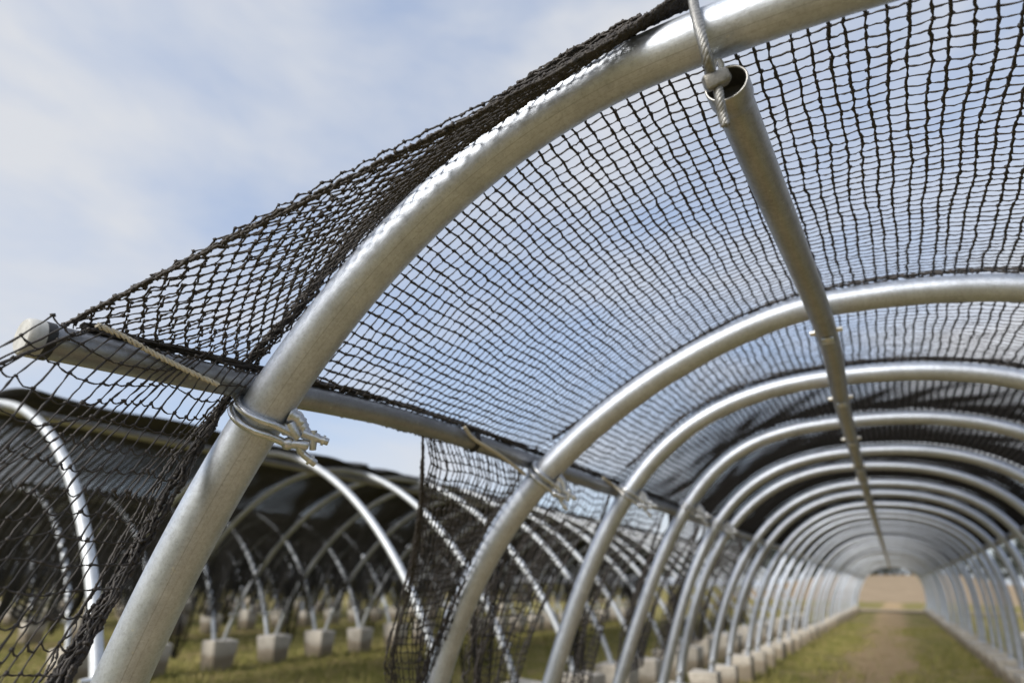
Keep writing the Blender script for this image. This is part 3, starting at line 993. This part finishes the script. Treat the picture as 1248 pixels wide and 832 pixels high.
# short black cord hitch round the purlin near its end
for lab, yy in (("black cord wrapped round the purlin above the second side net", 2.28),):
    a = np.linspace(0, 2 * PI * 3, 140)
    zc = np.interp(yy, path[:, 1], path[:, 2])
    P = np.stack([np.cos(a) * (R_PURL + 0.006), (a / a[-1] - 0.5) * 0.022 + 0.002 * np.sin(a * 3.3), np.sin(a) * (R_PURL + 0.006)], 1)
    t = thing("cord_hitch", lab, "cord", (PURL_X, yy, zc), "cords wrapped round the purlin")
    add_tube(MB(), P, 0.0042, 7).build("cord", M_BLACK, t)

# ------------------------------------------------------------------ concrete footings
def block_mesh():
    mb = MB()
    add_box(mb, (0, 0, 0.23), (0.37, 0.36, 0.46), None, taper=0.82, jitter=0.016)
    o = mb.build("concrete_footing", M_CONC)
    bevel(o, 0.025, 3)
    return o
FOOT = []
block_proto = None
def block(x, y, label, group, high=1.0, size=1.0):
    global block_proto
    if block_proto is None:
        o = block_proto = block_mesh()
    else:
        o = block_proto.copy()
        COL.objects.link(o)
    o.location = (x, y, random.uniform(-0.07, -0.02))
    FOOT.append((x, y))
    o.rotation_euler = (0, 0, random.uniform(-0.12, 0.12))
    o.scale = (size * random.uniform(0.92, 1.08), size * random.uniform(0.92, 1.08), random.uniform(0.9, 1.06) * high)
    tag(o, label, "footing", group)
    return o

for i, y in enumerate(YS):
    q = outline(shape_of(i))
    for k, (sd, nm) in enumerate(((0, "left"), (-1, "right"))):
        if i < 16:
            lab = "concrete footing under the %s leg of the %s hoop of the main tunnel" % (nm, ORD[i] if i else "foreground")
        else:
            lab = "one of the concrete footings lined up on the %s of the main tunnel's far half" % nm
        block(q[sd][0], y, lab, "footings of the main tunnel", 0.88)

# ------------------------------------------------------------------ neighbouring tunnels
SYM = (0.0, -3.25, 0.06, 1.0, 1.8, 3.25, 0.06, 1.0, 1.8)
qs = outline(SYM, H=1.42)
PX = 3.05
EAVE = CAM_H + 0.05
def neighbour_profile(n=108):
    """The neighbours' nets reach from the left eave over the ridge and a little way down the right-hand side."""
    T = np.gradient(qs, axis=0)
    T /= np.linalg.norm(T, axis=1)[:, None]
    o = qs + np.stack([-T[:, 1], T[:, 0]], 1) * 0.07
    return resample(o[(o[:, 1] > EAVE) & (o[:, 0] < 0.8)], n)

def series(first, start, step, n):
    return first + [start + step * k for k in range(n)]
PITCH = 2 * 3.25
NY = [4.7 + 1.08 * k for k in range(22)]
ROWS = [(-6.5, [2.0] + NY, "first tunnel to the left"), (-6.5 - PITCH, NY[:21], "second tunnel to the left"),
        (-6.5 - 2 * PITCH, NY[1:18], "third tunnel to the left"), (-6.5 - 3 * PITCH, NY[3:17], "fourth tunnel to the left"),
        (5.6, [3.0 + 1.5 * k for k in range(12)], "tunnel to the right")]
nb_hoop = nb_panel = nb_bunch = None
for rx, rys, where in ROWS:
    ry, cnt = rys[0], len(rys)
    net = thing("roof_net", "blurred black netting over the %s" % where, "net", (rx, ry, 0), "nets over the tunnels")
    for k in range(cnt):
        lab = "blurred steel hoop of the %s, %s from its near end" % (where, ORD[k])
        yk = rys[k] + random.uniform(-0.03, 0.03)
        if nb_hoop is None:
            nb_hoop = make_hoop(qs, 10, lab, "hoops of the neighbouring tunnels", yk, joint_z=0.75, R=0.039, mat=M_DULL)
            h = nb_hoop
        else:
            h = copy_tree(nb_hoop)
            h["label"] = lab
        h.location = (rx + random.uniform(-0.07, 0.07), yk, random.uniform(-0.04, 0.03))
        h.rotation_euler = (random.uniform(-0.02, 0.02), 0, random.uniform(-0.03, 0.03))
        if k == 0 and rx == -6.5:                        # the end hoop has been pushed out of line
            h.location.x = rx - 0.5
        for sgn, nm in ((-1, "left"), (1, "right")):
            if sgn > 0 and rx < -7:                      # stands in the footing of the tunnel beside it
                continue
            block(h.location.x + sgn * abs(qs[0][0]), yk + 0.03, "concrete footing under the %s leg of the %s hoop, %s" % (nm, ORD[k], where), "footings of the neighbouring tunnels", 1.1, 1.22)
        if k < cnt - 1:
            if nb_panel is None:
                nb_panel = []
                A = neighbour_profile()
                nv, nu = 32, len(A)
                u = np.linspace(0, 1, nu)
                for v_ in range(4):                      # four different sags and ragged lower edges
                    gp = np.random.default_rng(400 + v_)
                    P = np.empty((nv, nu, 3))
                    for i, w_ in enumerate(np.linspace(0, 1, nv)):
                        hang = 0.30 + 0.35 * abs(math.sin(PI * w_ * gp.integers(1, 3))) * gp.uniform(0.95, 1.05)
                        P[i, :, 0] = A[:, 0] + 0.05 * np.sin(u * 9 + w_ * 7 + v_) * (1 - u)
                        P[i, :, 1] = w_
                        P[i, :, 2] = A[:, 1] - (0.035 + 0.03 * v_ / 3) * math.sin(PI * w_) * np.sin(PI * u) ** 0.7 - hang * np.clip(1 - u * 5, 0, 1) ** 1.5 + 0.010 * np.sin(u * 23 + w_ * 5 + v_ * 2) * np.sin(w_ * 9 + v_)
                        P[i, :, 2] -= 0.02 * np.clip((u - 0.85) / 0.15, 0, 1) * math.sin(3 * PI * w_ + v_)
                    nb_panel.append(plain_net(P, 0.0102, 0.0104, 3).build("net_panel", M_NETMID, net if v_ == 0 and k == 0 else None))
                protos = list(nb_panel)
                c = nb_panel[0]
            else:
                j_ = (k * 3 + int(abs(rx))) % 4
                src = nb_panel[j_]
                if src.parent is None and src in protos:
                    c = src
                    protos.remove(src)
                else:
                    c = src.copy()
                    COL.objects.link(c)
                c.parent = net
            c.location = (0, rys[k] - ry, 0)
            c.scale = (1, rys[k + 1] - rys[k], 1)

# bunched nets hanging from the neighbours' eaves
def bunch_mesh():
    g = np.random.default_rng(77)
    S = []
    n = 26
    for k in range(30):
        a0 = k / 29 - 0.5
        z = np.linspace(0, -1.45, n)
        w = np.interp(np.linspace(0, 1, n), [0, 0.25, 0.55, 0.8, 1], [1.0, 0.62, 0.4, 0.26, 0.06])
        S.append(np.stack([0.10 * np.sin(a0 * 11 + z * 3) * w ** 0.5, a0 * 1.1 * w, z + 0.05 * np.sin(a0 * 9)], 1))
    S = np.array(S)
    mb = MB()
    add_strands(mb, S, 0.006, (1, 0.2, 0), 3)
    add_strands(mb, S[:, ::1].transpose(1, 0, 2).copy(), 0.0045, (1, 0.2, 0), 3)
    return mb.build("hanging_bunch", M_NETFAR)
for rx, rys, where in ROWS[:3]:
    for k in range(1, 9, 2):
        if nb_bunch is None:
            o = nb_bunch = bunch_mesh()
        else:
            o = nb_bunch.copy()
            COL.objects.link(o)
        o.name = "hanging_net"
        o.location = (rx + PX - 0.05, (rys[k] + rys[k + 1]) / 2, EAVE)
        o.rotation_euler = (0, 0, random.uniform(-0.3, 0.3))
        o.scale = (1, random.uniform(0.8, 1.1), random.uniform(0.75, 1.0))
        tag(o, "black net bunch hanging under %s, after its %s hoop" % (where, ORD[k]), "net", "bunched nets of the neighbouring tunnels")

# eaves purlins of the neighbours
for rx, rys, where in ROWS:
    ry = rys[0]
    ln = rys[-1] - ry + 0.5
    t = thing("ridge_pipe", "blurred grey ridge pipe under the roof of the %s" % where, "pipe", (rx, ry - 0.2, 1.35 + CAM_H))
    add_tube(MB(), np.array([(0, 0, 0), (0, ln / 2, 0), (0, ln, 0)]), 0.045, 8).build("pipe", M_RIDGE, t)

# ------------------------------------------------------------------ ground, path, field, far trees
def sheet(name, xs, ys, zf, mat, kind):
    X, Y = np.meshgrid(xs, ys, indexing="ij")
    Z = zf(X, Y)
    V = np.stack([X, Y, Z], -1).reshape(-1, 3)
    a, b = len(xs), len(ys)
    I, J = np.meshgrid(np.arange(a - 1), np.arange(b - 1), indexing="ij")
    F = np.stack([I * b + J, (I + 1) * b + J, (I + 1) * b + J + 1, I * b + J + 1], -1).reshape(-1, 4)
    o = link_mesh(name, V, F, mat)
    return tag(o, None, None, None, kind)

tag(sheet("ground", np.concatenate([[-700, -200, -60], np.linspace(-30, 12, 120), [40, 150, 700]]),
          np.concatenate([[-60, -10], np.linspace(0, 40, 160), [60, 100, 300, 900]]),
          lambda X, Y: 0.025 * np.sin(X * 2.1 + Y * 0.7) * np.sin(Y * 1.3) + 0.015 * np.sin(X * 5.3 + 1) * np.sin(Y * 4.1) - 0.02, M_GROUND, "structure"),
    "patchy green and brown grass on the tunnel floor", "ground")
tag(sheet("dirt_path", np.linspace(-40, 40, 60), np.linspace(45.4, 50.2, 8), lambda X, Y: 0.05 + 0.02 * np.sin(X * 1.7 + Y), M_PATH, "structure"),
    "pale dirt path crossing beyond the tunnel's far end", "path")
def hill(X, Y):
    d = np.clip((Y - 76) / 170, 0, 1)
    return -0.1 + 5.4 * d ** 0.9 + 0.25 * np.sin(X * 0.05) * d
tag(sheet("bare_field", np.linspace(-19, 17, 30), np.linspace(74, 246, 40), hill, M_FIELD, "structure"),
    "brown bare field rising beyond the tunnel's far opening", "field")

# far tree line on the crest: leafy clumps with uneven tops
g = np.random.default_rng(3)
N = 26000
cx = g.uniform(-330, 90, N)
ht = 6.5 + 2.2 * np.sin(cx * 0.11) + 1.8 * np.sin(cx * 0.37 + 1) + 1.2 * np.sin(cx * 1.1)
C = np.stack([cx, 247 + g.uniform(-5, 5, N), 4.2 + g.random(N) ** 0.8 * 1.6 * np.clip(ht, 2.5, None)], 1)
A = g.normal(size=(N, 2, 3)) * 0.55
V = np.stack([C - A[:, 0], C + A[:, 1], C + A[:, 0] * 0.7 - A[:, 1]], 1).reshape(-1, 3)
o = link_mesh("far_treeline", V, np.arange(N * 3).reshape(-1, 3), M_TREES, smooth=False)
tag(o, "dark strip of trees on the crest behind the brown field", "trees", None, "stuff")

# grass blades
NB = 120000
bx = np.concatenate([g.uniform(-15, -1.2, NB * 3 // 4), g.uniform(-2.6, 2.0, NB // 4)])
by = np.concatenate([3.5 + 22 * g.random(NB * 3 // 4) ** 1.3, 6 + 24 * g.random(NB // 4) ** 1.2])
clump = np.sin(bx * 1.7 + 0.6 * by) * np.sin(by * 1.1 - bx * 0.4) + 0.6 * np.sin(bx * 4.3) * np.sin(by * 3.7)
strip = np.abs(bx + 0.52) < 0.42 + 0.25 * np.sin(by * 0.9)
keep = (g.random(len(bx)) < np.clip(0.55 + 0.45 * clump, 0.08, 1)) & ~(strip & (g.random(len(bx)) < 0.9))
bx, by, clump = bx[keep], by[keep], clump[keep]
hgt = g.uniform(0.03, 0.085, len(bx)) * (1 + 0.35 * np.clip(clump, 0, 1))
F_ = np.array([f for f in FOOT if f[1] < 26])            # taller weeds round the footings
rr = np.repeat(F_, 70, axis=0)
aa, dd = g.uniform(0, 2 * PI, len(rr)), g.uniform(0.17, 0.34, len(rr))
bx = np.concatenate([bx, rr[:, 0] + np.cos(aa) * dd])
by = np.concatenate([by, rr[:, 1] + np.sin(aa) * dd])
hgt = np.concatenate([hgt, g.uniform(0.06, 0.20, len(rr)) * g.uniform(0.4, 1, len(rr))])
n = len(bx)
ang = g.uniform(0, 2 * PI, n)
lean = g.normal(size=(n, 2)) * 0.035
wv = np.stack([np.cos(ang), np.sin(ang)], 1) * 0.011
B0 = np.stack([bx - wv[:, 0], by - wv[:, 1], np.full(n, -0.04)], 1)
B1 = np.stack([bx + wv[:, 0], by + wv[:, 1], np.full(n, -0.04)], 1)
TP = np.stack([bx + lean[:, 0], by + lean[:, 1], hgt], 1)
o = link_mesh("grass", np.stack([B0, B1, TP], 1).reshape(-1, 3), np.arange(n * 3).reshape(-1, 3), M_BLADE, smooth=False)
tag(o, "short rough grass between and under the tunnels", "grass", None, "stuff")

# ------------------------------------------------------------------ sky and sun
SUN_DIR = Vector((-0.24, -0.83, 0.50)).normalized()       # towards the sun
elev = math.asin(SUN_DIR.z)
azim = math.atan2(SUN_DIR.x, SUN_DIR.y)
w = bpy.data.worlds.new("World")
scn.world = w
w.use_nodes = True
nt = w.node_tree
nt.nodes.clear()
out = nt.nodes.new("ShaderNodeOutputWorld")
bg = nt.nodes.new("ShaderNodeBackground")
sky = nt.nodes.new("ShaderNodeTexSky")
sky.sky_type = "NISHITA"
sky.sun_disc = False
sky.sun_elevation = elev
sky.sun_rotation = azim
sky.altitude = 50
sky.air_density, sky.dust_density, sky.ozone_density = 1.0, 1.6, 1.2
tc = nt.nodes.new("ShaderNodeTexCoord")
mp = nt.nodes.new("ShaderNodeMapping")
mp.inputs["Scale"].default_value = (1.0, 1.0, 2.6)
mp.inputs["Rotation"].default_value = (0, 0.15, 0.5)
nt.links.new(tc.outputs["Generated"], mp.inputs[0])
n1 = node(nt, "ShaderNodeTexNoise", Scale=2.2, Detail=7.0, Roughness=0.52, Distortion=0.35)
nt.links.new(mp.outputs[0], n1.inputs[0])
n2 = node(nt, "ShaderNodeTexNoise", Scale=0.9, Detail=3.0, Roughness=0.5)
nt.links.new(mp.outputs[0], n2.inputs[0])
s = math_n(nt, "ADD", math_n(nt, "MULTIPLY", n1.outputs[0], 0.65), math_n(nt, "MULTIPLY", n2.outputs[0], 0.35))
fac = ramp(nt, s, [(0.40, 0.08), (0.60, 0.95)])
veil = mixc(nt, 0.62, sky.outputs[0], (2.25, 2.72, 3.70))
col = mixc(nt, fac, veil, (3.30, 3.38, 3.56))
nt.links.new(col, bg.inputs[0])
bg.inputs[1].default_value = 0.087
nt.links.new(bg.outputs[0], out.inputs[0])

sd = bpy.data.lights.new("sun", "SUN")
sd.energy = 1.5
sd.angle = rad(28)
sd.color = (1.0, 0.955, 0.88)
so = bpy.data.objects.new("sun", sd)
COL.objects.link(so)
so.rotation_euler = SUN_DIR.to_track_quat("Z", "Y").to_euler()
so.location = (0, 0, 30)

scn.view_settings.view_transform = "Standard"
scn.view_settings.look = "None"
scn.view_settings.exposure = 1.34
scn.view_settings.gamma = 1.0
scn.cycles.use_denoising = True
scn.cycles.max_bounces = 6
scn.cycles.diffuse_bounces = 3
scn.cycles.glossy_bounces = 3
